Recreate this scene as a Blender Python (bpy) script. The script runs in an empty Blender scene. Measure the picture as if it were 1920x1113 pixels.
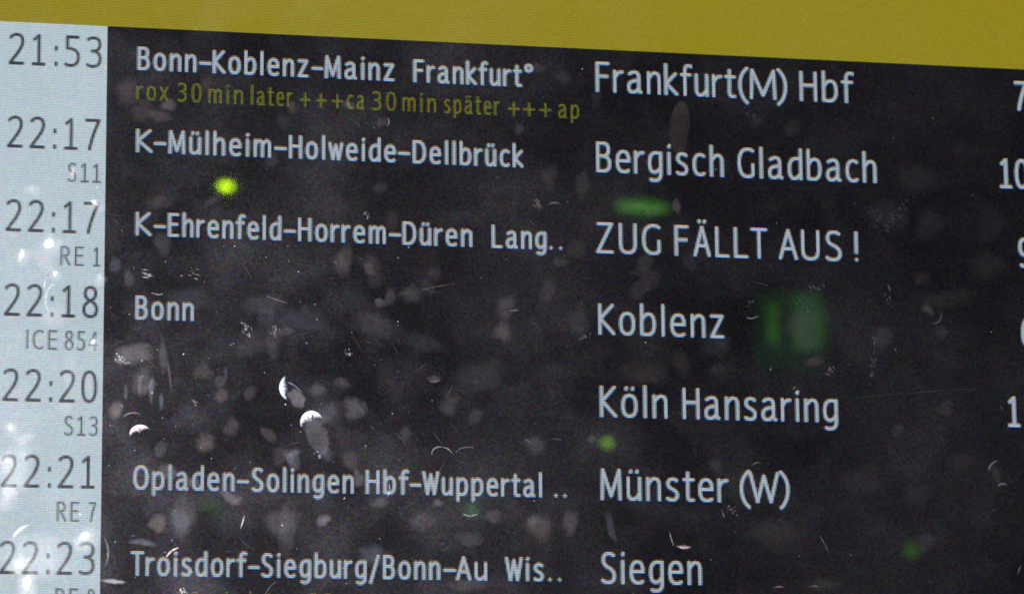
import bpy, math, random
import numpy as np
from mathutils import Vector, Matrix

random.seed(7)
rng = np.random.default_rng(7)
scene = bpy.context.scene
C = scene.collection

# ------------------------------------------------------------------ camera
# The board stands in the plane y = 0 and faces -y.  P is the pitch of one row of its LCD matrix.
P = 0.00075
RX, RY, RZ = -0.1821487577, -0.2158255305, -0.0081273521
TX, TY, TZ = -249.4568207375, -166.7919561612, 2138.2875328806
FPX, PW, PH = 6500.0, 1920.0, 1113.0


def rot(a, b, c):
    ca, sa, cb, sb, cc, sc = math.cos(a), math.sin(a), math.cos(b), math.sin(b), math.cos(c), math.sin(c)
    rx = np.array([[1, 0, 0], [0, ca, -sa], [0, sa, ca]])
    ry = np.array([[cb, 0, sb], [0, 1, 0], [-sb, 0, cb]])
    rz = np.array([[cc, -sc, 0], [sc, cc, 0], [0, 0, 1]])
    return rz @ rx @ ry


RM = rot(RX, RY, RZ)
TV = np.array([TX, TY, TZ])
CAM = -RM.T @ TV                                   # camera in matrix units (u right, v down, w into the board)


def uvw(a):                                        # matrix axes -> world axes
    return Vector((a[0], a[2], -a[1]))


cd = bpy.data.cameras.new('camera')
cam = bpy.data.objects.new('camera', cd)
C.objects.link(cam)
scene.camera = cam
right, down, fwd = uvw(RM[0]), uvw(RM[1]), uvw(RM[2])
M = Matrix.Identity(4)
for i in range(3):
    M[i][0], M[i][1], M[i][2], M[i][3] = right[i], -down[i], -fwd[i], uvw(CAM)[i] * P
cam.matrix_world = M
cd.sensor_width = 36.0
cd.lens = 36.0 * FPX / PW
cd.clip_start, cd.clip_end = 0.05, 100.0
cd.dof.use_dof = True
cd.dof.focus_distance = TZ * P * 1.0 - 0.005
cd.dof.aperture_fstop = 14.0
cd.dof.aperture_blades = 0

# ------------------------------------------------------------------ light
world = bpy.data.worlds.new('World')
scene.world = world
world.use_nodes = True
bg = world.node_tree.nodes['Background']
bg.inputs['Color'].default_value = (0.85, 0.80, 0.95, 1)
bg.inputs['Strength'].default_value = 0.045        # dim station hall at night


# one small warm-white lamp low at the left of the board rakes over its front
ld = bpy.data.lights.new('board_lamp', 'POINT')
ld.energy = 26.0
ld.color = (1.0, 0.965, 1.0)
ld.shadow_soft_size = 0.012
lamp = bpy.data.objects.new('board_lamp', ld)
lamp.location = (-0.17, -0.19, -0.39)
C.objects.link(lamp)

scene.view_settings.view_transform = 'Standard'
scene.view_settings.look = 'None'
scene.view_settings.exposure = 0.0
scene.view_settings.gamma = 1.0
scene.view_settings.use_curve_mapping = False
scene.cycles.use_denoising = False
scene.cycles.filter_width = 1.8
scene.cycles.max_bounces = 6
scene.cycles.transparent_max_bounces = 16
scene.cycles.sample_clamp_indirect = 4.0


# ------------------------------------------------------------------ helpers
HINV = np.linalg.inv(np.array([[FPX, 0, PW / 2], [0, FPX, PH / 2], [0, 0, 1]]) @ np.column_stack([RM[:, 0], RM[:, 1], TV]))


def at(x, y):                                      # a point of the photograph -> (u, v) on the board's matrix
    q = HINV @ np.array([x, y, 1.0])
    return q[0] / q[2], q[1] / q[2]


def props(o, label=None, cat=None, group=None, kind=None):
    for k, v in (('label', label), ('category', cat), ('group', group), ('kind', kind)):
        if v:
            o[k] = v
    return o


def mesh_obj(name, verts, faces, mat, parent=None, attrs=None):
    me = bpy.data.meshes.new(name)
    me.from_pydata([tuple(v) for v in verts], [], [tuple(f) for f in faces])
    for an, (kind, data) in (attrs or {}).items():
        a = me.attributes.new(an, kind, 'POINT')
        if kind == 'FLOAT':
            a.data.foreach_set('value', np.asarray(data, dtype=np.float32))
        else:
            a.data.foreach_set('color', np.asarray(data, dtype=np.float32).ravel())
    me.materials.append(mat)
    me.update()
    o = bpy.data.objects.new(name, me)
    C.objects.link(o)
    if parent:
        o.parent = parent
    return o


class NT:                                          # small node-tree writer
    def __init__(self, name):
        self.m = bpy.data.materials.new(name)
        self.m.use_nodes = True
        self.t = self.m.node_tree
        self.t.nodes.clear()

    def n(self, typ, **kw):
        nd = self.t.nodes.new(typ)
        for k, v in kw.items():
            setattr(nd, k, v)
        return nd

    def link(self, a, b):
        self.t.links.new(a, b)

    def put(self, sock, v):
        if isinstance(v, bpy.types.NodeSocket):
            self.link(v, sock)
        elif v is not None:
            sock.default_value = v

    def math(self, op, a, b=None, c=None, clamp=False):
        nd = self.n('ShaderNodeMath', operation=op, use_clamp=clamp)
        for i, v in enumerate((a, b, c)):
            self.put(nd.inputs[i], v)
        return nd.outputs[0]

    def vmath(self, op, a, b=None, scale=None):
        nd = self.n('ShaderNodeVectorMath', operation=op)
        self.put(nd.inputs[0], a)
        if b is not None:
            self.put(nd.inputs[1], b)
        if scale is not None:
            self.put(nd.inputs['Scale'], scale)
        return nd.outputs[0]

    def xyz(self, x, y, z):
        nd = self.n('ShaderNodeCombineXYZ')
        for i, v in enumerate((x, y, z)):
            self.put(nd.inputs[i], v)
        return nd.outputs[0]

    def noise(self, vec, scale, detail=3.0, rough=0.55, dist=0.0):
        nd = self.n('ShaderNodeTexNoise')
        self.put(nd.inputs['Vector'], vec)
        nd.inputs['Scale'].default_value = scale
        nd.inputs['Detail'].default_value = detail
        nd.inputs['Roughness'].default_value = rough
        nd.inputs['Distortion'].default_value = dist
        return nd.outputs['Fac']

    def ramp(self, f, lo, hi, a=0.0, b=1.0):
        nd = self.n('ShaderNodeMapRange', interpolation_type='SMOOTHSTEP')
        self.put(nd.inputs[0], f)
        for i, v in zip((1, 2, 3, 4), (lo, hi, a, b)):
            nd.inputs[i].default_value = v
        return nd.outputs[0]


# The lit LCD: every matrix row is a red, a green and a blue stripe one above the other behind a clear front.
BLACK = (0.0031, 0.0030, 0.0044)                   # what leaks through a closed cell


def lcd(name, ink, paper, use_cov=False, film=0.0175, sparkle=0.14, CHROMA=0.30):
    g = NT(name)
    tc = g.n('ShaderNodeTexCoord').outputs['Object']
    sp = g.n('ShaderNodeSeparateXYZ')
    g.link(tc, sp.inputs[0])
    x = g.math('MULTIPLY', sp.outputs['X'], 1.0 / P)
    v = g.math('MULTIPLY', sp.outputs['Z'], -1.0 / P)
    fr = g.math('FRACT', v)
    red = g.math('LESS_THAN', fr, 0.333)
    blue = g.math('GREATER_THAN', fr, 0.667)
    green = g.math('SUBTRACT', 1.0, g.math('ADD', red, blue))
    # the stripes bleed into each other in the front sheet; a thin black line parts the rows
    gap = g.math('SUBTRACT', 1.12, g.math('MULTIPLY', g.math('GREATER_THAN', g.math('ABSOLUTE', g.math('SUBTRACT', fr, 0.5)), 0.36), 0.43))
    stripes = g.vmath('ADD', g.vmath('SCALE', g.xyz(red, green, blue), scale=3.0 * CHROMA), (1 - CHROMA,) * 3)
    stripes = g.vmath('SCALE', stripes, scale=gap)
    # cell-to-cell sparkle of the matte front
    cell = g.xyz(g.math('FLOOR', x), g.math('FLOOR', v), 0.0)
    wn = g.n('ShaderNodeTexWhiteNoise', noise_dimensions='2D')
    g.link(cell, wn.inputs['Vector'])
    half = g.xyz(g.math('FLOOR', g.math('MULTIPLY', x, 1.9)), g.math('FLOOR', g.math('MULTIPLY', v, 1.9)), 0.0)
    wn2 = g.n('ShaderNodeTexWhiteNoise', noise_dimensions='2D')
    g.link(half, wn2.inputs['Vector'])
    both = g.vmath('ADD', g.vmath('SCALE', wn.outputs['Color'], scale=0.5), g.vmath('SCALE', wn2.outputs['Color'], scale=0.5))
    dev = g.vmath('SUBTRACT', both, (0.5, 0.5, 0.5))
    grain = g.vmath('ADD', g.vmath('SCALE', dev, scale=2.0 * sparkle), (1.0, 1.0, 1.0))
    grain_b = g.vmath('ADD', g.vmath('SCALE', dev, scale=3.2), (1.0, 1.0, 1.0))
    if use_cov:
        at_ = g.n('ShaderNodeAttribute', attribute_name='cov')
        mx = g.n('ShaderNodeMix', data_type='RGBA')
        g.link(at_.outputs['Fac'], mx.inputs['Factor'])
        mx.inputs[6].default_value = (*paper, 1)
        mx.inputs[7].default_value = (*ink, 1)
        colour = mx.outputs[2]
    else:
        rgb = g.n('ShaderNodeRGB')
        rgb.outputs[0].default_value = (*paper, 1)
        colour = rgb.outputs[0]
    lit = g.vmath('MULTIPLY', g.vmath('MULTIPLY', colour, stripes), grain)
    em = g.vmath('ADD', lit, g.vmath('SCALE', g.vmath('MULTIPLY', BLACK, grain_b), scale=1.0))
    # thin uneven film of grease and dust on the front, seen only by the light it scatters
    n1 = g.ramp(g.noise(tc, 9.0, 3.0, 0.55, 0.2), 0.34, 0.74)
    n2 = g.ramp(g.noise(tc, 34.0, 3.0, 0.55, 0.3), 0.42, 0.74)
    n3 = g.noise(tc, 700.0, 2.0, 0.6)
    f = g.math('ADD', g.math('MULTIPLY', n1, 0.9), g.math('MULTIPLY', n2, 0.75))
    wipe = g.n('ShaderNodeMapping')
    g.link(tc, wipe.inputs['Vector'])
    wipe.inputs['Rotation'].default_value = (0, 0.35, 0)
    wipe.inputs['Scale'].default_value = (12.0, 1.0, 60.0)
    n4 = g.ramp(g.noise(wipe.outputs[0], 1.0, 4.0, 0.65, 0.8), 0.48, 0.75)
    f = g.math('ADD', g.math('ADD', f, g.math('MULTIPLY', n4, 0.28)), 0.34)
    f = g.math('MULTIPLY', f, g.math('ADD', 0.55, g.math('MULTIPLY', n3, 0.9)))
    f = g.math('MULTIPLY', f, film)
    tint = g.vmath('MULTIPLY', g.vmath('SCALE', (0.97, 0.93, 1.05), scale=f), g.vmath('ADD', g.vmath('SCALE', dev, scale=1.5), (1.0, 1.0, 1.0)))
    b = g.n('ShaderNodeBsdfPrincipled')
    g.link(tint, b.inputs['Base Color'])
    b.inputs['Roughness'].default_value = 0.02
    b.inputs['IOR'].default_value = 1.5
    g.link(em, b.inputs['Emission Color'])
    b.inputs['Emission Strength'].default_value = 1.0
    g.m.cycles.emission_sampling = 'NONE'      # the screen only glows; it is not asked to light the hall
    out = g.n('ShaderNodeOutputMaterial')
    g.link(b.outputs[0], out.inputs[0])
    return g.m


WHITE = (0.365, 0.375, 0.51)
PALE = (0.435, 0.505, 0.585)
YELLOW = (0.268, 0.208, 0.0035)
M_YELLOW = lcd('lcd_yellow', YELLOW, YELLOW, CHROMA=0.34, sparkle=0.10)
M_PALE = lcd('lcd_pale', PALE, PALE)
M_DARK = lcd('lcd_dark', (0, 0, 0), (0, 0, 0))
M_TXT_WHITE = lcd('lcd_white_text', WHITE, (0, 0, 0), True, CHROMA=0.85)
M_TXT_YELLOW = lcd('lcd_yellow_text', (0.225, 0.215, 0.004), (0, 0, 0), True, sparkle=0.5, CHROMA=0.8)
M_TXT_BLACK = lcd('lcd_black_text', (0.020, 0.025, 0.032), PALE, True, CHROMA=0.5)
M_TXT_GREY = lcd('lcd_grey_text', (0.055, 0.060, 0.070), PALE, True, CHROMA=0.5)

g = NT('black_plastic')
b = g.n('ShaderNodeBsdfPrincipled')
tc = g.n('ShaderNodeTexCoord').outputs['Object']
g.link(g.ramp(g.noise(tc, 60.0), 0.3, 0.7, 0.35, 0.55), b.inputs['Roughness'])
b.inputs['Base Color'].default_value = (0.02, 0.02, 0.022, 1)
o_ = g.n('ShaderNodeOutputMaterial')
g.link(b.outputs[0], o_.inputs[0])
M_PLASTIC = g.m


def smear_material(name, ridged=False, noisy=0.6):
    g = NT(name)
    tc = g.n('ShaderNodeTexCoord').outputs['Object']
    a = g.n('ShaderNodeAttribute', attribute_name='amount').outputs['Fac']
    col = g.n('ShaderNodeAttribute', attribute_name='tint').outputs['Color']
    prof = g.n('ShaderNodeAttribute', attribute_name='profile').outputs['Fac']
    nz = g.noise(tc, 130.0, 6.0, 0.66, 1.2)
    n = g.ramp(g.noise(tc, 260.0, 5.0, 0.68, 0.8), 0.34, 0.70)
    edge = g.ramp(g.math('ADD', g.math('MULTIPLY', prof, 0.95), g.math('MULTIPLY', g.math('SUBTRACT', nz, 0.5), 0.95)), 0.06, 0.80)
    edge = g.math('MULTIPLY', edge, g.math('MULTIPLY', prof, 4.0, clamp=True))
    fine = g.noise(tc, 1500.0, 2.0, 0.6)
    k = g.math('ADD', 1.0 - noisy, g.math('MULTIPLY', n, noisy))
    k = g.math('MULTIPLY', k, g.math('ADD', 0.45, g.math('MULTIPLY', fine, 1.1)))
    if ridged:
        w = g.n('ShaderNodeTexWave', wave_type='BANDS', bands_direction='X')
        g.link(tc, w.inputs['Vector'])
        w.inputs['Scale'].default_value = 420.0
        w.inputs['Distortion'].default_value = 3.0
        w.inputs['Detail'].default_value = 2.0
        k = g.math('MULTIPLY', k, g.math('ADD', 0.25, g.math('MULTIPLY', g.ramp(w.outputs['Fac'], 0.35, 0.75), 1.1)))
    al = g.math('MULTIPLY', g.math('MULTIPLY', a, edge), k, clamp=True)
    d = g.n('ShaderNodeBsdfDiffuse')
    g.link(col, d.inputs['Color'])
    tr = g.n('ShaderNodeBsdfTransparent')
    mx = g.n('ShaderNodeMixShader')
    g.link(al, mx.inputs[0])
    g.link(tr.outputs[0], mx.inputs[1])
    g.link(d.outputs[0], mx.inputs[2])
    out = g.n('ShaderNodeOutputMaterial')
    g.link(mx.outputs[0], out.inputs[0])
    return g.m


M_GREASE = smear_material('dried_grease', False, 0.40)
M_RIDGE = smear_material('fingerprint_grease', True, 0.3)
M_GLINT = smear_material('glint_and_dust', False, 0.35)  # pale film: glints painted in, plus scratches and dust

# ------------------------------------------------------------------ the board
board = bpy.data.objects.new('departure_board', None)
C.objects.link(board)
props(board, 'lit station departure screen with yellow header, pale time column and smeared dark front', 'departure board')

U_L, U_R, V_T, V_B = -84.0, 640.0, -64.0, 378.0


def sheet(name, mat, u0, u1, v0, v1, parent, label=None, y=0.0):
    vs = [(u0 * P, y, -v1 * P), (u1 * P, y, -v1 * P), (u1 * P, y, -v0 * P), (u0 * P, y, -v0 * P)]
    o = mesh_obj(name, vs, [(0, 1, 2, 3)], mat, parent)
    return props(o, label)


header = sheet('header_bar', M_YELLOW, U_L, U_R, V_T, 0.0, board, 'lit yellow header strip along the top')
column = sheet('time_column', M_PALE, U_L, 0.0, 0.0, V_B, board, 'lit pale blue grey column behind the times')
panel = sheet('destination_panel', M_DARK, 0.0, U_R, 0.0, V_B, board, 'dark part of the screen behind the destinations')


def housing():
    x0, x1, z0, z1 = U_L * P, U_R * P, -V_B * P, -V_T * P
    prof = [(0.0, 0.0012), (0.0, -0.0022), (0.002, -0.0032), (0.026, -0.0032), (0.032, 0.004), (0.032, 0.070), (0.012, 0.085)]
    vs, fs = [], []
    for e, y in prof:
        e += 0.0008
        vs += [(x0 - e, y, z0 - e), (x1 + e, y, z0 - e), (x1 + e, y, z1 + e), (x0 - e, y, z1 + e)]
    for k in range(len(prof) - 1):
        for i in range(4):
            j = (i + 1) % 4
            fs.append((4 * k + i, 4 * k + j, 4 * k + 4 + j, 4 * k + 4 + i))
    n = 4 * (len(prof) - 1)
    fs.append((n + 3, n + 2, n + 1, n))
    return mesh_obj('housing', vs, fs, M_PLASTIC, board)


housing()

# ------------------------------------------------------------------ lettering: a monoline face drawn cell by cell
# Path language: M/L points, Q quadratic curves; y 0 = baseline, 1 = capital height.
GL = {
    'a': (.48, 'M.04 .66 Q.14 .73 .24 .73 Q.40 .73 .40 .52 L.40 .13 Q.40 .0 .48 .01 M.40 .42 Q.0 .44 .0 .19 Q.0 0 .16 0 Q.30 0 .40 .16'),
    'b': (.46, 'M0 1.05 L0 .02 M0 .50 Q.10 .73 .25 .73 Q.46 .73 .46 .37 Q.46 0 .20 0 Q.08 0 0 .04'),
    'c': (.38, 'M.38 .68 Q.32 .73 .25 .73 Q0 .73 0 .36 Q0 0 .25 0 Q.32 0 .38 .05'),
    'd': (.45, 'M.45 1.05 L.45 0 M.45 .70 Q.36 .73 .27 .73 Q0 .73 0 .34 Q0 0 .19 0 Q.34 0 .45 .20'),
    'e': (.45, 'M.01 .39 L.45 .39 Q.45 .73 .24 .73 Q0 .73 0 .36 Q0 0 .26 0 Q.37 0 .43 .05'),
    'f': (.34, 'M.37 1.03 Q.30 1.06 .26 1.05 Q.13 1.04 .13 .85 L.13 0 M0 .72 L.33 .72'),
    'g': (.44, 'M.44 .70 Q.36 .73 .27 .73 Q0 .73 0 .37 Q0 .03 .19 .03 Q.34 .03 .44 .22 M.44 .73 L.44 .0 Q.44 -.27 .2 -.27 Q.10 -.27 .05 -.24'),
    'h': (.42, 'M0 0 L0 1.05 M0 .50 Q.12 .73 .25 .73 Q.42 .73 .42 .50 L.42 0'),
    'i': (.0, 'M0 0 L0 .73 M.0 .97 L.02 1.01'),
    'k': (.42, 'M0 0 L0 1.05 M.38 .73 L.02 .37 L.42 0'),
    'l': (.0, 'M0 0 L0 1.05'),
    'm': (.70, 'M0 0 L0 .73 M0 .52 Q.10 .73 .21 .73 Q.35 .73 .35 .52 L.35 0 M.35 .52 Q.45 .73 .56 .73 Q.70 .73 .70 .52 L.70 0'),
    'n': (.42, 'M0 0 L0 .73 M0 .50 Q.12 .73 .25 .73 Q.42 .73 .42 .50 L.42 0'),
    'o': (.47, 'M.235 0 Q0 0 0 .365 Q0 .73 .235 .73 Q.47 .73 .47 .365 Q.47 0 .235 0'),
    'p': (.46, 'M0 -.27 L0 .73 M0 .50 Q.10 .73 .25 .73 Q.46 .73 .46 .37 Q.46 0 .22 0 Q.10 0 0 .05'),
    'r': (.28, 'M0 0 L0 .73 M0 .48 Q.10 .73 .29 .71'),
    's': (.36, 'M.34 .68 Q.28 .73 .20 .73 Q.02 .73 .02 .56 Q.02 .45 .18 .38 Q.36 .30 .36 .18 Q.36 0 .16 0 Q.07 0 0 .05'),
    't': (.33, 'M.14 .95 L.13 .18 Q.13 0 .25 0 L.33 .01 M0 .72 L.33 .72'),
    'u': (.42, 'M0 .73 L0 .22 Q0 0 .16 0 Q.30 0 .42 .22 M.42 .73 L.42 0'),
    'w': (.62, 'M0 .73 L.16 0 L.31 .66 L.46 0 L.62 .73'),
    'x': (.42, 'M0 0 L.42 .73 M0 .73 L.42 0'),
    'z': (.40, 'M.0 .73 L.39 .73 L0 0 L.40 0'),
    'ä': (.48, 'M.04 .66 Q.14 .73 .24 .73 Q.40 .73 .40 .52 L.40 .13 Q.40 .0 .48 .01 M.40 .42 Q.0 .44 .0 .19 Q.0 0 .16 0 Q.30 0 .40 .16 M.10 .96 L.11 .99 M.32 .96 L.33 .99'),
    'ö': (.47, 'M.235 0 Q0 0 0 .365 Q0 .73 .235 .73 Q.47 .73 .47 .365 Q.47 0 .235 0 M.12 .96 L.13 .99 M.35 .96 L.36 .99'),
    'ü': (.42, 'M0 .73 L0 .22 Q0 0 .16 0 Q.30 0 .42 .22 M.42 .73 L.42 0 M.09 .95 L.10 .98 M.32 .95 L.33 .98'),
    'A': (.54, 'M0 0 L.27 1 L.54 0 M.10 .34 L.44 .34'),
    'Ä': (.54, 'M0 0 L.27 1 L.54 0 M.10 .34 L.44 .34 M.17 1.20 L.18 1.23 M.37 1.20 L.38 1.23'),
    'B': (.46, 'M0 0 L0 1 L.20 1 Q.42 1 .42 .77 Q.42 .54 .18 .54 L0 .54 M.18 .54 Q.46 .53 .46 .27 Q.46 0 .20 0 L0 0'),
    'C': (.52, 'M.52 .94 Q.44 1 .34 1 Q0 1 0 .5 Q0 0 .34 0 Q.44 0 .52 .06'),
    'D': (.54, 'M0 0 L0 1 L.18 1 Q.54 1 .54 .5 Q.54 0 .18 0 L0 0'),
    'E': (.42, 'M.42 1 L0 1 L0 0 L.42 0 M0 .53 L.38 .53'),
    'F': (.42, 'M.42 1 L0 1 L0 0 M0 .53 L.38 .53'),
    'G': (.54, 'M.54 .94 Q.46 1 .35 1 Q0 1 0 .5 Q0 0 .34 0 Q.45 0 .54 .08 L.54 .44'),
    'H': (.52, 'M0 0 L0 1 M.52 0 L.52 1 M0 .54 L.52 .54'),
    'I': (.0, 'M0 0 L0 1'),
    'K': (.50, 'M0 0 L0 1 M.46 1 L.02 .52 L.50 0'),
    'L': (.42, 'M0 1 L0 0 L.42 0'),
    'M': (.66, 'M0 0 L.03 1 L.33 .10 L.63 1 L.66 0'),
    'O': (.62, 'M.31 0 Q0 0 0 .5 Q0 1 .31 1 Q.62 1 .62 .5 Q.62 0 .31 0'),
    'P': (.44, 'M0 0 L0 1 L.18 1 Q.44 1 .44 .73 Q.44 .46 .18 .46 L0 .46'),
    'R': (.48, 'M0 0 L0 1 L.18 1 Q.42 1 .42 .75 Q.42 .50 .16 .50 L0 .50 M.18 .50 L.48 0'),
    'S': (.45, 'M.42 .94 Q.34 1 .24 1 Q.03 1 .03 .77 Q.03 .61 .22 .52 Q.45 .41 .45 .24 Q.45 0 .2 0 Q.08 0 0 .07'),
    'T': (.52, 'M0 1 L.52 1 M.26 1 L.26 0'),
    'U': (.52, 'M0 1 L0 .32 Q0 0 .26 0 Q.52 0 .52 .32 L.52 1'),
    'W': (.74, 'M0 1 L.19 0 L.37 .90 L.55 0 L.74 1'),
    'Z': (.50, 'M.02 1 L.49 1 L0 0 L.50 0'),
    '0': (.46, 'M.23 0 Q0 0 0 .5 Q0 1 .23 1 Q.46 1 .46 .5 Q.46 0 .23 0'),
    '1': (.42, 'M.04 .86 L.22 1 L.22 0 M0 0 L.42 0'),
    '2': (.44, 'M.02 .90 Q.10 1 .22 1 Q.43 1 .43 .77 Q.43 .62 .27 .38 L0 0 L.44 0'),
    '3': (.42, 'M.02 .95 Q.10 1 .20 1 Q.41 1 .41 .77 Q.41 .54 .15 .54 Q.42 .54 .42 .27 Q.42 0 .17 0 Q.08 0 0 .05'),
    '4': (.48, 'M.36 0 L.36 1 L0 .29 L.48 .29'),
    '5': (.42, 'M.40 1 L.05 1 L.05 .60 Q.42 .60 .42 .30 Q.42 0 .15 0 Q.06 0 0 .04'),
    '6': (.46, 'M.42 .96 Q.36 1 .29 1 Q0 .98 0 .42 Q0 0 .24 0 Q.46 0 .46 .30 Q.46 .58 .25 .58 Q.08 .58 .01 .36'),
    '7': (.46, 'M0 1 L.46 1 Q.22 .5 .12 0'),
    '8': (.46, 'M.23 .54 Q.04 .62 .04 .78 Q.04 1 .23 1 Q.42 1 .42 .78 Q.42 .62 .23 .54 Q0 .44 0 .25 Q0 0 .23 0 Q.46 0 .46 .25 Q.46 .44 .23 .54'),
    '9': (.46, 'M.04 .04 Q.10 0 .17 0 Q.46 .02 .46 .58 Q.46 1 .22 1 Q0 1 0 .70 Q0 .42 .21 .42 Q.38 .42 .45 .64'),
    ':': (.0, 'M0 .0 L0 .06 M0 .54 L0 .61'),
    '.': (.0, 'M0 .03 L0 .03'),
    '-': (.42, 'M0 .40 L.42 .40'),
    '+': (.56, 'M0 .38 L.56 .38 M.28 .02 L.28 .74'),
    '(': (.22, 'M.22 1.06 Q-.02 .80 0 .40 Q.02 .0 .22 -.20'),
    ')': (.22, 'M0 1.06 Q.24 .80 .22 .40 Q.20 .0 0 -.20'),
    '/': (.40, 'M0 -.22 L.40 1.02'),
    '!': (.0, 'M0 .30 L0 1 M0 .03 L0 .03'),
    '°': (.24, 'M.12 .74 Q0 .74 0 .88 Q0 1.03 .12 1.03 Q.24 1.03 .24 .88 Q.24 .74 .12 .74'),
}
PAD = {'f': -.05, 't': -.04, 'r': -.03, 'w': -.04, 'k': -.03, 'T': -.06, 'W': -.05, 'A': -.06, 'x': -.04, 'K': -.03, '(': -.02, 'i': .02, 'l': .02}


def glyph_segments(ch):
    w, path = GL[ch]
    toks = path.replace('M', ' M ').replace('L', ' L ').replace('Q', ' Q ').split()
    segs, cur, i, cmd = [], None, 0, None
    while i < len(toks):
        if toks[i] in 'MLQ':
            cmd = toks[i]
            i += 1
            continue
        if cmd == 'Q':
            c = (float(toks[i]), float(toks[i + 1]))
            e = (float(toks[i + 2]), float(toks[i + 3]))
            i += 4
            prev = cur
            for k in range(1, 9):
                t = k / 8
                q = tuple((1 - t) ** 2 * cur[d] + 2 * t * (1 - t) * c[d] + t * t * e[d] for d in (0, 1))
                segs.append((*prev, *q))
                prev = q
            cur = e
        else:
            e = (float(toks[i]), float(toks[i + 1]))
            i += 2
            if cmd == 'L':
                segs.append((*cur, *e))
            cur = e
            if cmd == 'M':
                cmd = 'L' if False else cmd
    return segs


def layout(text, u0, u1, base, cap, s, gap=.17):
    """Segments in matrix units for one word whose ink runs from u0 to u1."""
    x, spans, q = 0.0, [], (.82 if len(text) > 1 else 1.0)
    for k, ch in enumerate(text):
        if k:
            x += gap + PAD.get(ch, 0) + PAD.get(text[k - 1], 0)
        spans.append((ch, x))
        x += GL[ch][0] * q
    if len(text) > 1:
        u0, u1 = u0 + .25, u1 - .25
    kx = (u1 - u0 - s) / max(x, 1e-6) if x > 0 else cap
    out, n = [], len(text)
    inner = cap - s
    for ch, x0 in spans:
        for (ax, ay, bx, by) in glyph_segments(ch):
            out.append((u0 + s / 2 + (x0 + ax * q) * kx, base - s / 2 - ay * inner, u0 + s / 2 + (x0 + bx * q) * kx, base - s / 2 - by * inner))
    return out


def raster(name, segs, s, mat, parent, y, label=None, gain=1.0):
    """Turn the strokes into lit matrix cells (one quad per cell), as the screen itself does."""
    S = np.array(segs)
    lo_u, hi_u = int(np.floor(min(S[:, 0].min(), S[:, 2].min()) - s)) - 1, int(np.ceil(max(S[:, 0].max(), S[:, 2].max()) + s)) + 1
    lo_v, hi_v = int(np.floor(min(S[:, 1].min(), S[:, 3].min()) - s)) - 1, int(np.ceil(max(S[:, 1].max(), S[:, 3].max()) + s)) + 1
    cu, cv = np.meshgrid(np.arange(lo_u, hi_u) + .5, np.arange(lo_v, hi_v) + .5)
    d = np.full(cu.shape, 1e9)
    for (a, b_, c, e) in segs:
        dx, dy = c - a, e - b_
        L = dx * dx + dy * dy
        t = np.clip(((cu - a) * dx + (cv - b_) * dy) / L, 0, 1) if L > 1e-9 else np.zeros_like(cu)
        d = np.minimum(d, np.hypot(cu - a - t * dx, cv - b_ - t * dy))
    cov = np.clip(.5 + s / 2 - d, 0, 1) * gain
    sel = cov > .05
    us, vs_, cs = cu[sel] - .5, cv[sel] - .5, cov[sel]
    n = len(us)
    V = np.empty((n, 4, 3))
    V[:, :, 1] = y
    V[:, 0, 0] = V[:, 3, 0] = us * P
    V[:, 1, 0] = V[:, 2, 0] = (us + 1) * P
    V[:, 0, 2] = V[:, 1, 2] = -(vs_ + 1) * P
    V[:, 2, 2] = V[:, 3, 2] = -vs_ * P
    F = np.arange(4 * n).reshape(n, 4)
    o = mesh_obj(name, V.reshape(-1, 3).tolist(), F.tolist(), mat, parent, {'cov': ('FLOAT', np.repeat(cs, 4))})
    return props(o, label)


BD, BV, BT, PITCH = 28, 27, 27, 52
TEXT_Y = -0.00018

# times (digits sit on a fixed raster) and train numbers, right-aligned in the pale column
TIMES = ['21:53', '22:17', '22:17', '22:18', '22:20', '22:21', '22:23']
CENT = [-55.4, -41.9, -31.4, -21.5, -8.2]
for r, tx in enumerate(TIMES):
    segs = []
    for ch, c in zip(tx, CENT):
        w = {'1': 8.6, ':': 1.7, '7': 9.8}.get(ch, 9.7)
        segs += layout(ch, c - w / 2, c + w / 2, BT + r * PITCH, 20.0, 2.0)
    nth = ' beside the cancelled train' if r == 2 else ''
    raster('departure_time', segs, 2.0, M_TXT_BLACK, column, TEXT_Y, f'departure time {tx} in dark digits{nth}')
TRAINS = [(1, 'S11', [('S11', 125.7, 190)]), (2, 'RE 1', [('RE', 112, 158), ('1', 174, 188)]), (3, 'ICE 854', [('ICE', 48, 108), ('854', 120, 184)]),
          (4, 'S13', [('S13', 119, 184)]), (5, 'RE 7', [('RE', 105, 149), ('7', 165.5, 180)]), (6, 'RE 9', [('RE', 103, 147), ('9', 164, 178)])]
for r, tx, parts in TRAINS:
    segs = []
    yy = {1: 342, 2: 498, 3: 655, 4: 815, 5: 977, 6: 1110}[r]
    for w, x0, x1 in parts:
        segs += layout(w, at(x0, yy)[0], at(x1, yy)[0], BT + r * PITCH + 20, 12.0, 1.3, .30)
    raster('train_number', segs, 1.25, M_TXT_GREY, column, TEXT_Y, f'small grey train number {tx}')

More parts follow.
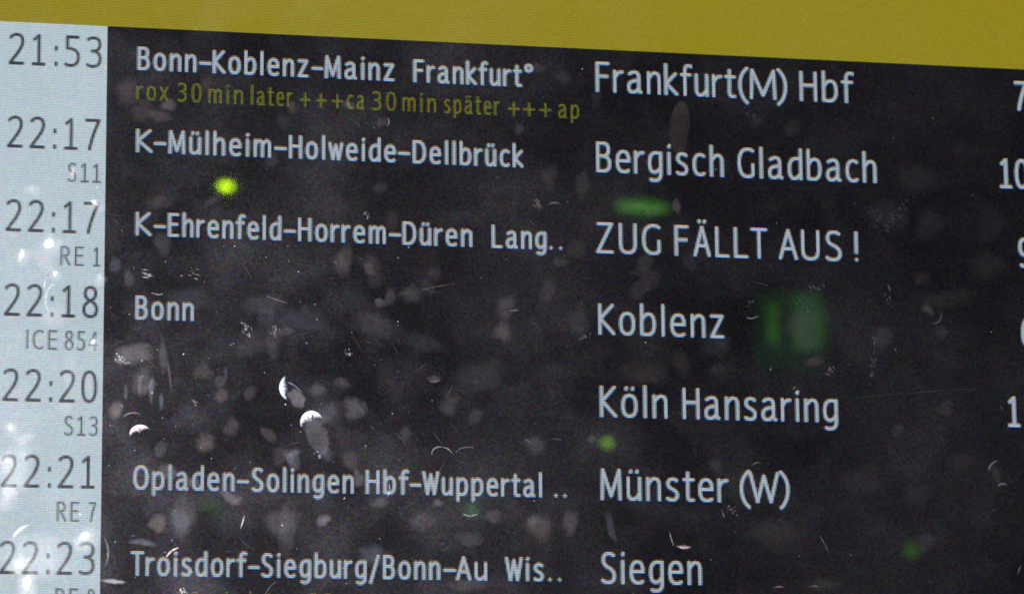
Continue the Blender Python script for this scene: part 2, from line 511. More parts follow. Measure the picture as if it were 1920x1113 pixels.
# routes, running notices, destinations, platforms on the dark panel
ROUTES = {
    0: [('Bonn', 257, 369), ('-', 373, 397), ('Koblenz', 398, 579), ('-', 584, 606), ('Mainz', 608, 740), ('Frankfurt', 774, 979), ('°', 983, 999)],
    1: [('K', 255, 286), ('-', 288, 312), ('Mülheim', 315, 509), ('-', 514, 538), ('Holweide', 541, 743), ('-', 746, 769), ('Dellbrück', 773, 982)],
    2: [('K', 254, 284), ('-', 288, 311), ('Ehrenfeld', 314, 528), ('-', 532, 555), ('Horrem', 558, 724), ('-', 729, 752), ('Düren', 754, 886), ('Lang', 921, 1025), ('.', 1030, 1037), ('.', 1048, 1055)],
    3: [('Bonn', 253, 364)],
    5: [('Opladen', 249, 440), ('-', 444, 467), ('Solingen', 471, 664), ('Hbf', 685, 767), ('-', 768, 790), ('Wuppertal', 791, 1017), ('.', 1039, 1046), ('.', 1056, 1063)],
    6: [('Troisdorf', 244, 463), ('-', 465, 487), ('Siegburg', 489, 688), ('/', 692, 712), ('Bonn', 717, 826), ('-', 831, 855), ('Au', 854, 914), ('Wis', 946, 1020), ('.', 1028, 1035), ('.', 1046, 1053)],
}
ROUTE_LBL = ['Bonn-Koblenz-Mainz Frankfurt', 'K-Mülheim-Holweide-Dellbrück', 'K-Ehrenfeld-Horrem-Düren Lang..', 'Bonn', '', 'Opladen-Solingen Hbf-Wuppertal ..', 'Troisdorf-Siegburg/Bonn-Au Wis..']


def words(items, base, cap, s, yline, gap=.17):
    segs = []
    for w, x0, x1 in items:
        segs += layout(w, at(x0, yline(x0))[0], at(x1, yline(x1))[0], base, cap, s, gap)
    return segs


for r, items in ROUTES.items():
    y0 = 120 + 157 * r
    raster('route_text', words(items, BV + r * PITCH, 15.0, 1.98, lambda x: y0, .29), 1.98, M_TXT_WHITE, panel, TEXT_Y, f'route {ROUTE_LBL[r]} in bold white letters')

NOTE = [('rox', 255, 316), ('30', 332, 378), ('min', 390, 456), ('later', 470, 549), ('+', 563, 582), ('+', 592, 612), ('+', 622, 643), ('ca', 650, 684), ('30', 697, 743),
        ('min', 754, 818), ('später', 832, 937), ('+', 953, 974), ('+', 981, 1003), ('+', 1011, 1034), ('ap', 1046, 1086)]
raster('notice_text', words(NOTE, BV + 19, 12.2, 1.2, lambda x: 195, .35), 1.2, M_TXT_YELLOW, panel, TEXT_Y, 'yellow running notice rox 30 min later', 0.58)
NOTE2 = [('rox', 252, 313), ('30', 329, 375), ('min', 387, 453), ('later', 467, 546), ('30', 578, 624)]
raster('notice_text', words(NOTE2, BV + 6 * PITCH + 21, 12.2, 1.2, lambda x: 1110, .35), 1.2, M_TXT_YELLOW, panel, TEXT_Y, 'yellow running notice under the Troisdorf line', 0.42)

DESTS = {
    0: [('Frankfurt', 1116, 1380), ('(', 1384, 1403), ('M', 1405, 1455), (')', 1456, 1475), ('Hbf', 1498, 1600)],
    1: [('Bergisch', 1117, 1357), ('Gladbach', 1382, 1643)],
    2: [('ZUG', 1117, 1239), ('FÄLLT', 1264, 1439), ('AUS', 1459, 1578), ('!', 1602, 1611)],
    3: [('Koblenz', 1121, 1358)],
    4: [('Köln', 1124, 1252), ('Hansaring', 1279, 1571)],
    5: [('Münster', 1125, 1366), ('(', 1387, 1407), ('W', 1404, 1461), (')', 1461, 1480)],
    6: [('Siegen', 1126, 1316)],
}
DEST_LBL = ['Frankfurt(M) Hbf', 'Bergisch Gladbach', 'ZUG FÄLLT AUS !', 'Koblenz', 'Köln Hansaring', 'Münster (W)', 'Siegen']
for r, items in DESTS.items():
    y0 = 145 + 154 * r
    raster('destination_text', words(items, BD + r * PITCH, 20.0, 2.08, lambda x: y0, .25), 2.08, M_TXT_WHITE, panel, TEXT_Y, f'destination {DEST_LBL[r]} in large white letters')
for r, tx, us in ((0, '7', [590.0]), (1, '10', [578.1, 588.6]), (2, '9', [589.2]), (3, '6', [589.2]), (4, '10', [578.1, 590.0])):
    segs = []
    for ch, u in zip(tx, us):
        segs += layout(ch, u, u + (8.4 if ch == '1' else 9.6), BD + r * PITCH, 20.0, 2.3)
    raster('platform_number', segs, 2.3, M_TXT_WHITE, panel, TEXT_Y, f'platform number cut by the picture edge beside {DEST_LBL[r]}')

# ------------------------------------------------------------------ dirt and painted glints on the front
GREY, WARM, ROSE, COOL, CLEAR = (.70, .66, .70), (.72, .62, .58), (.80, .62, .66), (.60, .68, .86), (.90, .90, .92)
LAYER = [-0.00010, -0.00026]
count = [0]
GAIN = 0.60


def board_pt(x, y):
    u, v = at(x, y)
    return u * P, -v * P


def put(name, pts, faces, amount, tint, mat, over, label=None, profile=None):
    """pts are photo positions on the glass; each mark lies on the front as its own thin film."""
    count[0] += 1
    yy = LAYER[1 if over else 0] - 0.0000006 * count[0]
    vs = []
    for (x, y) in pts:
        X, Z = board_pt(x, y)
        vs.append((X, yy, Z))
    cols = np.tile(np.array([*tint, 1.0]), (len(vs), 1))
    return props(mesh_obj(name, vs, faces, mat, board, {'amount': ('FLOAT', amount), 'profile': ('FLOAT', profile if profile is not None else [1.0] * len(vs)), 'tint': ('FLOAT_COLOR', cols)}), label)


def blob(cx, cy, rx, ry, ang, amt, tint=GREY, mat=None, over=False, edge=None, soft=.08, rough=.34, name='smear_or_glow'):
    """A soft-edged film; edge = (direction in degrees, extra amount) makes one side of it paler."""
    if edge is None and mat is None and amt < .2:
        edge = (rng.uniform(0, 360), amt * .5)      # most are paler towards one side, picked at random
    N, R = 30, (0.0, .35, .62, .82, 1.0)
    h = [(rng.uniform(-1, 1) / k, rng.uniform(0, 6.28), k) for k in (2, 3, 4, 5)]
    ca, sa = math.cos(math.radians(ang)), math.sin(math.radians(ang))
    pts, am, fs, pr = [], [], [], []
    for j, r in enumerate(R):
        for i in range(N):
            t = 2 * math.pi * i / N
            k = 1 + rough * sum(a * math.sin(n * t + p) for a, p, n in h)
            x, y = rx * r * k * math.cos(t), ry * r * k * math.sin(t)
            pts.append((cx + x * ca - y * sa, cy + x * sa + y * ca))
            f = 1.0 if r <= soft else max(0.0, 1 - (r - soft) / (1 - soft))
            a = amt * GAIN if mat is not M_GLINT else amt
            pr.append(f)
            if edge:
                e = math.radians(edge[0] - ang)
                q = max(0.0, math.cos(t - e))
                a += edge[1] * q ** 2 * {0.0: 0, .35: .1, .62: .45, .82: 1.0, 1.0: 0.0}[r]
            am.append(a)
    for j in range(len(R) - 1):
        for i in range(N):
            k = (i + 1) % N
            fs.append((j * N + i, j * N + k, (j + 1) * N + k, (j + 1) * N + i))
    return put('fingerprint_or_glint' if mat is M_RIDGE else name, pts, fs, am, tint, mat or M_GREASE, over, None, pr)


def line(path, width, amt, tint=CLEAR, over=True, name='scratch_or_glint'):
    """A thin bright line: a tapering strip along a path."""
    pp = []
    for k in range(len(path) - 1):
        for t in np.linspace(0, 1, 5, endpoint=False):
            pp.append((path[k][0] + (path[k + 1][0] - path[k][0]) * t, path[k][1] + (path[k + 1][1] - path[k][1]) * t))
    pp.append(path[-1])
    A = np.array(pp)
    if len(path) > 2:
        for _ in range(6):
            A[1:-1] = (A[:-2] + 2 * A[1:-1] + A[2:]) / 4
    n = len(A)
    T = np.gradient(A, axis=0)
    T /= np.linalg.norm(T, axis=1)[:, None] + 1e-9
    Nn = np.stack([-T[:, 1], T[:, 0]], 1)
    pts, am, fs = [], [], []
    for k in range(n):
        w = width * (.35 + .65 * math.sin(math.pi * (k + .5) / n)) * rng.uniform(.75, 1.2)
        a = amt * .62 * rng.uniform(.3, 1.2)
        for s_, q in ((-1, .0), (0, 1.0), (1, .0)):
            pts.append(tuple(A[k] + Nn[k] * w * s_))
            am.append(a * q)
    for k in range(n - 1):
        for s_ in (0, 1):
            fs.append((3 * k + s_, 3 * k + s_ + 1, 3 * k + 4 + s_, 3 * k + 3 + s_))
    return put(name, pts, fs, am, tint, M_GLINT, over)


def crescent(cx, cy, rx, ry, a0, a1, thick, amt, tint=CLEAR, over=True, name='fingerprint_or_glint', rag=.35):
    """Glint painted as pale film along the ridged rim of a print: a ragged arc band, bright on its outer side."""
    n = 64
    pts, am, fs = [], [], []
    for k in range(n):
        t = math.radians(a0 + (a1 - a0) * k / (n - 1))
        env = math.sin(math.pi * (k + .3) / (n - .4)) ** .75
        th = thick * env
        inner = 1 + rag * rng.uniform(-1.6, 1.2)           # the ridges run inwards to uneven lengths
        lum = rng.uniform(.70, 1.15)
        for r, q in ((1.04, 0.0), (1 - .08 * th, .9), (1 - .34 * th, 1.0), (1 - .66 * th * inner, .45), (1 - 1.12 * th * inner, 0.0)):
            pts.append((cx + rx * r * math.cos(t), cy + ry * r * math.sin(t)))
            am.append(amt * (1.0 if thick > .35 else .6) * q * env * lum)
    for k in range(n - 1):
        for s_ in range(4):
            fs.append((5 * k + s_, 5 * k + s_ + 1, 5 * k + 6 + s_, 5 * k + 5 + s_))
    return put(name, pts, fs, am, tint, M_GLINT, over)


def hatch(path, n, length, ang, width, amt, tint=COOL, name='scratch_or_glint', spread=6, over=True):
    """A scuff or painted sparkle: many short parallel strokes along a path, one mark."""
    pts, am, fs = [], [], []
    for k in range(n):
        t = rng.uniform(0, len(path) - 1.001)
        i, f = int(t), t - int(t)
        x = path[i][0] + (path[i + 1][0] - path[i][0]) * f + rng.normal(0, spread)
        y = path[i][1] + (path[i + 1][1] - path[i][1]) * f + rng.normal(0, spread)
        L = length * rng.uniform(.5, 1.2) / 2
        an = math.radians(ang + rng.normal(0, 7))
        dx, dy = math.cos(an) * L, math.sin(an) * L
        w = width * rng.uniform(.45, 1.0)
        nx, ny = -math.sin(an) * w, math.cos(an) * w
        b0 = len(pts)
        pts += [(x - dx, y - dy), (x + nx, y + ny), (x + dx, y + dy), (x - nx, y - ny)]
        a = amt * .8 * rng.uniform(.2, 1.2)
        am += [a * .4, a, a * .4, a]
        fs.append((b0, b0 + 1, b0 + 2, b0 + 3))
    return put(name, pts, fs, am, tint, M_GLINT, over)


# --- wide faint films, top band
blob(238, 172, 33, 30, 0, .085, ROSE)
blob(268, 208, 30, 30, 30, .060, WARM)
blob(298, 217, 32, 15, 8, .12, ROSE, M_RIDGE, edge=(10, .18))
blob(388, 158, 19, 17, 0, .045, GREY)
blob(548, 205, 13, 13, 0, .060, WARM)
blob(532, 228, 20, 22, 0, .035, GREY)
blob(1008, 126, 24, 13, 12, .085, GREY)
blob(1056, 146, 23, 16, 20, .075, GREY)
blob(716, 228, 17, 11, 10, .09, ROSE)
blob(973, 242, 14, 15, 0, .10, GREY)
blob(713, 352, 18, 16, 0, .05, COOL)
blob(1030, 332, 24, 30, 0, .075, GREY, M_RIDGE)
blob(1093, 346, 20, 36, 0, .075, GREY)
blob(1118, 186, 14, 27, 10, .055, WARM)
blob(1274, 240, 23, 52, 2, .075, WARM, soft=.72)
blob(1418, 226, 18, 20, 30, .05, GREY)
blob(400, 375, 30, 12, -25, .05, GREY)
blob(300, 380, 34, 16, 0, .04, GREY)
# --- middle band
blob(241, 522, 15, 18, 0, .05, GREY)
blob(250, 664, 48, 27, -6, .13, GREY, soft=.1, rough=.2)
blob(306, 668, 11, 44, -6, .085, GREY)
blob(268, 716, 30, 34, 0, .09, GREY)
blob(216, 768, 17, 26, 18, .15, WARM)
blob(380, 695, 28, 24, 0, .06, WARM)
blob(423, 702, 5, 18, 0, .07, COOL)
blob(500, 570, 60, 26, -8, .045, GREY)
blob(535, 620, 18, 14, 0, .07, GREY)
blob(690, 490, 30, 22, 0, .04, GREY)
blob(770, 552, 28, 24, -20, .09, GREY, edge=(230, .06))
blob(714, 568, 16, 12, 0, .11, GREY, edge=(250, .25))
blob(947, 578, 27, 34, 20, .095, GREY)
blob(943, 622, 21, 28, 6, .12, ROSE)
blob(1085, 605, 28, 42, 0, .055, GREY)
blob(1050, 491, 24, 12, -5, .07, WARM)
blob(700, 610, 70, 30, 12, .045, GREY)
blob(790, 640, 60, 24, 18, .035, COOL)
blob(815, 709, 17, 11, -6, .10, GREY, edge=(95, .22))
blob(595, 731, 24, 16, 4, .12, GREY, M_RIDGE)
blob(640, 718, 22, 14, 0, .07, GREY)
blob(556, 747, 24, 15, 38, .17, GREY, soft=.6)
blob(595, 818, 22, 42, -24, .085, GREY, soft=.62, rough=.1)
blob(612, 850, 14, 22, -20, .08, COOL)
blob(664, 765, 24, 34, -12, .12, GREY)
blob(842, 758, 26, 30, 20, .075, GREY)
blob(760, 812, 18, 18, 0, .06, GREY)
blob(435, 800, 20, 26, 0, .06, GREY)
blob(385, 828, 28, 24, 0, .075, WARM)
blob(550, 850, 22, 10, -15, .09, WARM)
blob(1004, 835, 28, 25, 0, .085, GREY, edge=(240, .07))
blob(1110, 823, 13, 10, -15, .09, GREY)
blob(1342, 872, 20, 22, 0, .07, GREY)
blob(1655, 632, 28, 26, 0, .085, GREY)
blob(1728, 522, 24, 18, 0, .07, WARM)
blob(1740, 580, 12, 17, -35, .26, GREY, M_RIDGE)
blob(1210, 510, 44, 14, 4, .045, WARM)
blob(1278, 680, 26, 32, 0, .05, WARM)
blob(1525, 678, 26, 12, -18, .10, ROSE)
blob(1490, 610, 26, 34, 0, .05, WARM)
blob(1850, 500, 50, 40, 0, .06, WARM)  # faint warm reflection, painted as a tinted film
blob(1780, 560, 70, 26, -6, .055, WARM)
# --- bottom band
blob(312, 885, 26, 24, 20, .10, GREY, M_RIDGE)
blob(362, 905, 22, 14, 20, .09, GREY)
blob(432, 932, 30, 14, 30, .12, GREY)
blob(268, 1016, 34, 9, 6, .09, COOL)
blob(212, 1089, 30, 6, 6, .22, CLEAR)
blob(605, 975, 20, 14, -30, .14, GREY)
blob(520, 980, 34, 34, 0, .07, GREY)
blob(672, 896, 14, 22, 0, .12, GREY)
blob(712, 942, 26, 13, 0, .09, WARM)
blob(821, 942, 14, 10, 20, .17, GREY)
blob(790, 975, 30, 26, 0, .07, GREY)
blob(1012, 985, 36, 32, 20, .12, WARM)
blob(1070, 978, 17, 38, 4, .12, GREY)
blob(1000, 975, 14, 16, 0, .08, COOL)
blob(1146, 990, 11, 40, -14, .10, COOL)
blob(700, 1040, 44, 28, 0, .07, COOL)
blob(880, 1010, 34, 20, 0, .06, GREY)
blob(880, 1095, 60, 14, -5, .08, WARM)
blob(1720, 925, 40, 30, 0, .05, GREY)
blob(1800, 865, 36, 22, 0, .045, WARM)
blob(1868, 890, 11, 26, -14, .10, GREY)
blob(1545, 1094, 40, 18, 0, .06, WARM)
# --- runs and streaks at the lower left, and faint hand marks further right
for (cx, cy, rx, ry, an, am_) in [(262, 722, 5, 30, 3, .10), (284, 728, 7, 36, 2, .12), (302, 752, 6, 26, -4, .10), (318, 705, 4, 40, -8, .09),
                                  (236, 735, 5, 22, 0, .08), (345, 965, 34, 50, 2, .05), (540, 985, 30, 60, 3, .05),
                                  (1745, 420, 50, 36, -30, .06), (1585, 330, 40, 30, 0, .05), (1720, 335, 60, 40, 20, .05), (1860, 420, 40, 50, 0, .05),
                                  (1340, 640, 40, 40, 0, .04), (1210, 700, 60, 34, 10, .05), (1450, 1000, 60, 40, 0, .05), (1620, 900, 50, 40, 0, .04),
                                  (480, 640, 60, 40, -10, .04), (560, 600, 70, 30, 12, .04), (350, 560, 70, 26, -6, .04), (900, 700, 60, 44, 0, .04)]:
    blob(cx, cy, rx, ry, an, am_, [GREY, WARM, COOL][int(cx) % 3], name='drip_streak' if rx < 8 else 'smear_or_glow')
blob(1268, 386, 10, 18, 0, .17, ROSE, soft=.3)  # reddish blurred reflection painted in as a rosy film
blob(1200, 386, 22, 12, 0, .10, WARM)
blob(652, 197, 17, 13, 20, .20, GREY, M_RIDGE, True)
blob(316, 198, 20, 15, 10, .16, ROSE, None, True)
blob(545, 196, 12, 11, 0, .10, WARM, None, True)
blob(586, 788, 32, 30, 0, .07, COOL, soft=.02)  # bluish halo painted round a bright glint
blob(1665, 405, 50, 40, 20, .06, COOL)
# --- older prints, one over another, hardly seen
for k in range(46):
    cx, cy = (rng.normal(560, 230), rng.normal(640, 210)) if k < 34 else (rng.uniform(1150, 1880), rng.uniform(230, 1080))
    if 215 < cx < 1900 and 150 < cy < 1110:
        r_ = rng.uniform(11, 24)
        blob(cx, cy, r_, r_ * rng.uniform(1.1, 1.7), rng.normal(15, 30), rng.uniform(.04, .10), [GREY, WARM, COOL, ROSE][k % 4], M_RIDGE, soft=.25, rough=.2)
# --- pale column: smears whose glints are painted as pale cores in wide hazy films
for (cx, cy, rx, ry, an, core, halo, tint) in [
        (92, 457, 13, 12, -20, .95, .40, CLEAR), (41, 477, 8, 11, 30, .70, .38, CLEAR), (103, 513, 6, 7, 0, .75, .30, CLEAR),
        (174, 641, 6, 8, 20, .48, .26, CLEAR), (178, 381, 11, 7, 20, .55, .25, CLEAR), (136, 323, 4, 10, 10, .6, .22, ROSE),
        (60, 353, 8, 7, 0, .10, .28, CLEAR), (20, 801, 9, 9, 0, .22, .36, (.9, .92, .74)), (12, 925, 10, 16, 0, .10, .45, CLEAR),
        (158, 1004, 14, 12, -20, .35, .50, CLEAR), (36, 1054, 12, 10, -20, .22, .45, (.9, .92, .76)), (50, 1092, 10, 16, 12, .90, .55, CLEAR),
        (10, 860, 10, 10, 0, .08, .38, CLEAR), (186, 520, 6, 8, 0, .10, .30, CLEAR), (120, 760, 10, 8, 0, .05, .22, CLEAR)]:
    blob(cx + 2, cy + 4, rx * 2.6, ry * 2.4, an, halo * (.55 if cy < 700 else .22), tint, None, True, soft=.05, rough=.2, name='glint_smear')
    blob(cx, cy, rx, ry, an, core * (.9 if cy < 700 else .42), tint, M_GLINT, True, soft=.15, rough=.4, name='glint_smear')
blob(82, 490, 40, 24, 50, .16, ROSE, None, True, name='glint_smear')
blob(100, 592, 30, 34, 0, .14, ROSE, None, True, name='glint_smear')
blob(42, 822, 34, 12, -12, .12, CLEAR, None, True, name='glint_smear')
blob(30, 880, 40, 70, 5, .10, CLEAR, None, True, soft=.1, name='glint_smear')  # hazy glow painted over the column as wide pale film
blob(60, 1040, 80, 60, 5, .08, CLEAR, None, True, soft=.1, name='glint_smear')  # more painted glow, towards the column's foot
blob(130, 690, 18, 60, 0, .06, CLEAR, None, True, soft=.1, name='glint_smear')
crescent(104, 562, 20, 30, 120, 285, .20, .42, CLEAR)
crescent(62, 1012, 38, 30, 185, 262, .22, .38, CLEAR)
crescent(190, 1035, 14, 30, -75, 70, .3, .16, CLEAR)
line([(38, 466), (44, 480), (34, 489)], 2.2, .9)
line([(88, 520), (82, 530), (84, 545)], 1.4, .6)
# --- glints on rims and ridges, painted as pale marks, with scratches between
crescent(584, 792, 21, 22, 158, 338, .72, 1.5, (.92, .90, 1.0), name='fingerprint_or_glint', rag=.38)
crescent(553, 726, 29, 27, 122, 232, .36, 1.5, (.74, .84, 1.0), rag=.35)
line([(539, 716), (553, 722), (565, 735)], 1.2, .8, COOL)
crescent(263, 813, 20, 17, 168, 326, .75, .95, (1.0, .84, .92))
crescent(250, 785, 20, 12, 190, 320, .18, .5, ROSE)
hatch([(458, 606), (464, 632)], 24, 6, 65, .9, .9, (.95, .88, .95), 'fingerprint_or_glint', 3.5)
hatch([(516, 612), (518, 632)], 22, 6, 60, .9, .8, ROSE, 'fingerprint_or_glint', 3.5)
hatch([(218, 668), (236, 680)], 20, 8, 20, 2.0, .5, CLEAR, 'fingerprint_or_glint', 5)
hatch([(268, 512), (280, 518)], 10, 14, 8, .9, .7, CLEAR, 'scratch_or_glint', 4)
hatch([(355, 508), (372, 516)], 10, 11, 15, .9, .6, ROSE, 'scratch_or_glint', 4)
line([(284, 549), (297, 553), (305, 551)], 2.0, .7, ROSE)
line([(500, 555), (517, 562), (538, 568)], 1.6, .4, WARM)
hatch([(430, 645), (442, 648)], 6, 6, 20, .8, .6, ROSE, 'scratch_or_glint', 2)
hatch([(595, 848), (600, 862)], 12, 5, 5, 1.0, .9, COOL, 'fingerprint_or_glint', 3)
hatch([(363, 748), (367, 760)], 6, 8, 60, .9, .6, CLEAR, 'scratch_or_glint', 2)
hatch([(650, 658), (658, 668)], 14, 5, 60, .9, .9, CLEAR, 'scratch_or_glint', 3)
hatch([(1003, 376), (1014, 394)], 22, 8, 70, 1.0, .75, ROSE, 'fingerprint_or_glint', 4)
crescent(1040, 389, 13, 10, 200, 330, .3, .55, CLEAR)
hatch([(685, 404), (698, 410)], 8, 8, 100, .9, .8, CLEAR, 'scratch_or_glint', 3)
hatch([(1086, 634), (1104, 630)], 14, 9, 110, .9, .85, COOL, 'fingerprint_or_glint', 2.5)
line([(955, 583), (962, 582), (972, 581)], 1.4, .7)
line([(790, 543), (815, 538), (852, 532)], 1.4, .30, WARM)
line([(806, 714), (815, 716), (824, 712)], 1.3, .7, ROSE)
crescent(722, 229, 8, 9, -60, 70, .3, .9, (1.0, .82, .80))
crescent(823, 850, 14, 13, 160, 300, .16, .95, CLEAR)
line([(830, 838), (840, 840), (848, 850)], 1.1, .8, CLEAR)
line([(854, 848), (864, 838), (888, 838)], 1.1, .7, ROSE)
line([(985, 822), (992, 828)], 1.2, .4, CLEAR)
crescent(1040, 832, 18, 10, 230, 330, .2, .35, ROSE)
line([(729, 906), (731, 918), (726, 932)], 1.8, .8, CLEAR)
line([(868, 963), (880, 968), (896, 963)], 1.5, .9, CLEAR)
line([(312, 1043), (320, 1032), (334, 1026)], 2.2, 1.0, (1.0, .88, .85))
line([(458, 967), (455, 977), (451, 990)], 1.5, .9, CLEAR)
hatch([(336, 1104), (350, 1112)], 18, 6, 50, 1.1, .9, CLEAR, 'scratch_or_glint', 4)
line([(1255, 997), (1258, 1010), (1263, 1022)], 1.6, .9, (1.0, .85, .85))
crescent(1283, 1016, 18, 12, 40, 150, .55, 1.0, (1.0, .80, .82))
crescent(1872, 880, 19, 17, 165, 272, .22, .9, (1.0, .84, .86))
crescent(1880, 914, 10, 9, 190, 330, .40, .8, ROSE)
hatch([(1366, 950), (1376, 960)], 22, 4, 30, 1.1, .85, ROSE, 'fingerprint_or_glint', 4)
line([(1352, 954), (1358, 970)], 1.1, .85)
line([(1537, 1004), (1545, 1018), (1554, 1037)], 1.1, .55)
crescent(1421, 878, 12, 12, 200, 300, .15, .7, CLEAR)
crescent(1460, 1108, 14, 10, 220, 320, .3, .8, ROSE)
crescent(1527, 1106, 12, 9, 220, 320, .3, .7, ROSE)
crescent(1922, 1074, 14, 18, 165, 245, .2, .7, ROSE)
line([(1400, 595), (1408, 598), (1421, 593)], 1.6, .95)
hatch([(1404, 570), (1412, 564)], 8, 7, -40, .9, .5, GREY, 'scratch_or_glint', 3)
hatch([(1549, 698), (1564, 688)], 16, 8, 50, 1.0, .65, ROSE, 'fingerprint_or_glint', 4)
hatch([(1400, 206), (1410, 220)], 12, 6, 50, 1.0, .45, ROSE, 'fingerprint_or_glint', 4)
crescent(1752, 592, 13, 15, -40, 120, .22, .45, CLEAR)
hatch([(1600, 378), (1640, 412), (1665, 428)], 34, 10, 60, .5, .40, COOL, 'scratch_or_glint', 10)
hatch([(1660, 426), (1684, 402), (1708, 372)], 52, 9, 55, .55, .55, COOL, 'scratch_or_glint', 5)
hatch([(1515, 538), (1545, 535)], 18, 10, 60, .9, .55, COOL, 'scratch_or_glint', 4)
hatch([(1664, 534), (1668, 575)], 10, 9, 70, .9, .7, COOL, 'scratch_or_glint', 3)
hatch([(1640, 632), (1637, 680), (1632, 722)], 30, 8, 75, .9, .65, COOL, 'scratch_or_glint', 3)
hatch([(1495, 560), (1528, 585)], 14, 9, 60, .9, .4, COOL, 'scratch_or_glint', 6)
line([(1486, 730), (1491, 724)], 2.0, .7)
line([(1443, 694), (1446, 690)], 1.8, 1.0)
line([(1676, 652), (1680, 658)], 1.6, .7, COOL)
line([(1412, 528), (1440, 536)], 1.2, .3, COOL)
line([(1600, 745), (1720, 735), (1830, 728)], 1.0, .22, COOL)
line([(1875, 760), (1879, 768)], 1.2, .6)

# bright specks of dust over the whole front: nobody could count them
pts, am, fs, cols = [], [], [], []
for k in range(300):
    x, y = rng.uniform(-20, 1940), rng.uniform(-20, 1130)
    if k > 180:
        x = rng.uniform(200, 800)
        y = rng.uniform(420, 1113)
    s_ = rng.uniform(.4, .85) if rng.random() < .95 else rng.uniform(.85, 1.3)
    b0, an = len(pts), rng.uniform(0, 3.14)
    e = rng.uniform(1.0, 2.4)
    for q in range(6):
        t = q * math.pi / 3
        X, Y = s_ * e * math.cos(t), s_ * math.sin(t)
        pts.append((x + X * math.cos(an) - Y * math.sin(an), y + X * math.sin(an) + Y * math.cos(an)))
    fs.append(tuple(range(b0, b0 + 6)))
    am += [rng.choice([.12, .2, .35, .9], p=[.4, .3, .2, .1])] * 6
d_ = put('dust_specks', pts, fs, am, CLEAR, M_GLINT, True, 'scattered bright specks of dust')
d_['kind'] = 'stuff'

# hair-fine wipe marks, far too many to count
pts, am, fs = [], [], []
for k in range(260):
    x, y = (rng.uniform(195, 1150), rng.uniform(330, 1113)) if k < 190 else (rng.uniform(200, 1900), rng.uniform(110, 1113))
    L, an = rng.uniform(8, 46), math.radians(rng.choice([-20, 10, 35, 60, 105]) + rng.normal(0, 14))
    bend, w, n_ = rng.uniform(-.45, .45), rng.uniform(.25, .55), 7
    a = rng.choice([.02, .04, .07, .13], p=[.45, .33, .18, .04])
    b0 = len(pts)
    for q in range(n_):
        t = q / (n_ - 1) - .5
        ang = an + bend * t
        px, py = x + L * t * math.cos(ang), y + L * t * math.sin(ang)
        pts += [(px - math.sin(ang) * w, py + math.cos(ang) * w), (px + math.sin(ang) * w, py - math.cos(ang) * w)]
        am += [a * (1 - (2 * t) ** 2) * rng.uniform(.4, 1.2)] * 2
    for q in range(n_ - 1):
        fs.append((b0 + 2 * q, b0 + 2 * q + 1, b0 + 2 * q + 3, b0 + 2 * q + 2))
d_ = put('hairline_scratches', pts, fs, am, CLEAR, M_GLINT, False, 'hair-fine wipe marks all over the front')
d_['kind'] = 'stuff'

# ------------------------------------------------------------------ green lights of the hall, seen mirrored in the dark front


def lamp_material(name, col, strength):
    g = NT(name)
    tc = g.n('ShaderNodeTexCoord').outputs['Object']
    e = g.n('ShaderNodeEmission')
    e.inputs['Color'].default_value = (*col, 1)
    g.link(g.ramp(g.noise(tc, 14.0), .25, .75, strength * .75, strength * 1.25), e.inputs['Strength'])
    out = g.n('ShaderNodeOutputMaterial')
    g.link(e.outputs[0], out.inputs[0])
    return g.m


def mirror_place(x, y, dist):
    """Where a light must stand for the flat front to show it at this spot: dist metres from the camera by way of the glass."""
    d = RM.T @ np.array([(x - PW / 2) / FPX, (y - PH / 2) / FPX, 1.0])
    q = uvw(CAM + d * dist / P) * P
    depth = dist                                     # along the optical axis
    return Vector((q.x, -q.y, q.z)), depth / FPX     # position, metres per photo pixel


def lens_mesh(w, h, power=2.4, bulge=.25, n=28):
    vs, fs = [], []
    for j, (r, dy) in enumerate(((1.0, 0), (.85, .55), (.55, .88), (.2, 1.0))):
        for i in range(n):
            t = 2 * math.pi * i / n
            c, s_ = math.cos(t), math.sin(t)
            vs.append((w / 2 * r * math.copysign(abs(c) ** (2 / power), c), dy * bulge * min(w, h), h / 2 * r * math.copysign(abs(s_) ** (2 / power), s_)))
    for j in range(3):
        for i in range(n):
            k = (i + 1) % n
            fs.append((j * n + i, (j + 1) * n + i, (j + 1) * n + k, j * n + k))
    fs.append(tuple(3 * n + i for i in range(n))[::-1])
    return vs, fs


def shell_mesh(w, h, d, power=2.4, n=28):
    vs, fs = [], []
    for (r, y) in ((1.02, .0), (1.12, .012), (1.2, -.01), (1.2, -d), (1.0, -d - .02)):
        for i in range(n):
            t = 2 * math.pi * i / n
            c, s_ = math.cos(t), math.sin(t)
            vs.append((w / 2 * r * math.copysign(abs(c) ** (2 / power), c), y, h / 2 * r * math.copysign(abs(s_) ** (2 / power), s_)))
    for j in range(4):
        for i in range(n):
            k = (i + 1) % n
            fs.append((j * n + i, j * n + k, (j + 1) * n + k, (j + 1) * n + i))
    fs.append(tuple(4 * n + i for i in range(n)))
    return vs, fs


def green_lamp(x, y, w, h, dist, col, strength, label, power=2.0):
    pos, mpp = mirror_place(x, y, dist)
    root = bpy.data.objects.new('signal_lamp', None)
    C.objects.link(root)
    root.location = pos
    props(root, label, 'signal lamp', 'green lamps mirrored in the screen')
    vs, fs = lens_mesh(w * mpp, h * mpp, power)
    mesh_obj('lens', vs, fs, lamp_material('green_lens', col, strength), root)
    vs, fs = shell_mesh(w * mpp, h * mpp, .06, power)
    mesh_obj('lamp_housing', vs, fs, M_PLASTIC, root)
    return root


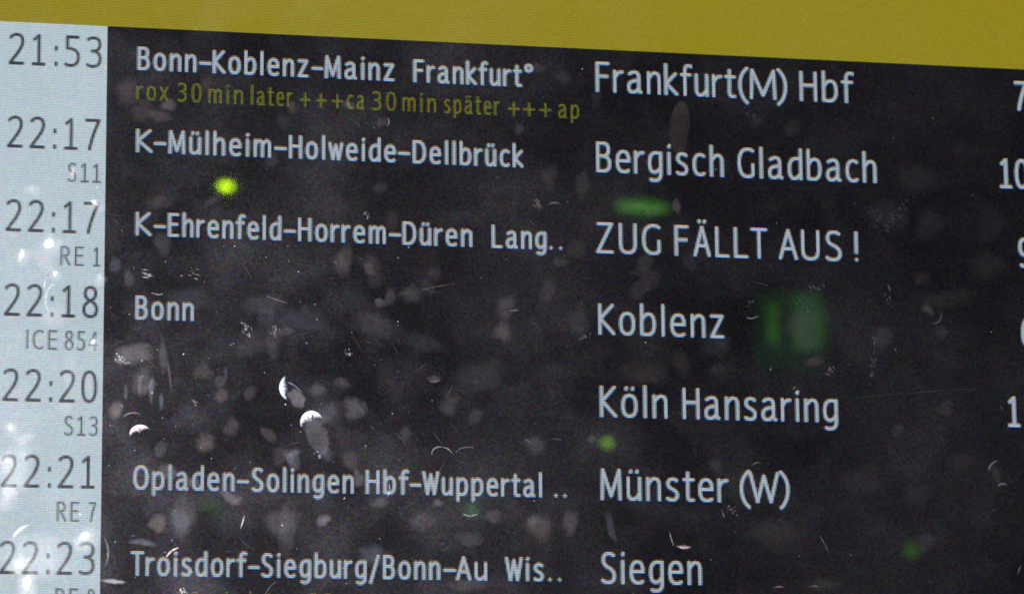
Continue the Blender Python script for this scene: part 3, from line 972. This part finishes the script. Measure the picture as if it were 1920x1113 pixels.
green_lamp(423, 351, 26, 13, 5.0, (.56, 1.0, .0), 78.0, 'bright yellow green lamp mirrored under the word Mülheim')
green_lamp(1205, 389, 104, 20, 6.0, (.20, 1.0, .04), 4.4, 'wide flat green lamp mirrored above ZUG FÄLLT AUS', 2.0)
green_lamp(1137, 831, 18, 13, 5.0, (.45, 1.0, .02), 16.0, 'small green lamp mirrored just above the M of Münster')
green_lamp(883, 957, 22, 20, 5.5, (.35, 1.0, .25), 3.4, 'pale green lamp mirrored under Wuppertal')
green_lamp(1708, 1032, 26, 20, 6.0, (.25, 1.0, .02), 2.3, 'faint green lamp mirrored at the lower right')
green_lamp(398, 947, 44, 14, 6.0, (.25, 1.0, .12), 1.6, 'faint wide green lamp mirrored under Opladen')


def green_sign(x, y, w, h, dist, label):
    pos, mpp = mirror_place(x, y, dist)
    root = bpy.data.objects.new('light_box', None)
    C.objects.link(root)
    root.location = pos
    props(root, label, 'light box')
    W_, H_ = w * mpp, h * mpp
    vs, fs = shell_mesh(W_, H_, .10, 14.0, 48)
    mesh_obj('lamp_housing', vs, fs, M_PLASTIC, root)

    def pane(name, x0, x1, z0, z1, y_, col, s):
        vs = [(x0 * W_ / 2, y_, z0 * H_ / 2), (x0 * W_ / 2, y_, z1 * H_ / 2), (x1 * W_ / 2, y_, z1 * H_ / 2), (x1 * W_ / 2, y_, z0 * H_ / 2),
              (x0 * W_ / 2, y_ - .01, z0 * H_ / 2), (x0 * W_ / 2, y_ - .01, z1 * H_ / 2), (x1 * W_ / 2, y_ - .01, z1 * H_ / 2), (x1 * W_ / 2, y_ - .01, z0 * H_ / 2)]
        mesh_obj(name, vs, [(0, 1, 2, 3), (0, 4, 5, 1), (1, 5, 6, 2), (2, 6, 7, 3), (3, 7, 4, 0)], lamp_material('green_pane', col, s), root)

    pane('backing_pane', -1, 1, -1, 1, .004, (.16, 1.0, .24), .22)
    pane('narrow_pane', -.62, -.40, -.35, .62, .016, (.20, 1.0, .06), 1.6)
    pane('wide_pane', .10, .92, -.50, .85, .016, (.22, 1.0, .16), .95)
    pane('pale_pane', .16, .62, -.50, .40, .028, (.50, 1.0, .50), 1.2)
    pane('edge_pane', .70, .92, -.30, .45, .028, (.14, 1.0, .05), 1.3)
    return root


green_sign(1478, 618, 132, 150, 5.5, 'green light box mirrored right of the word Koblenz')
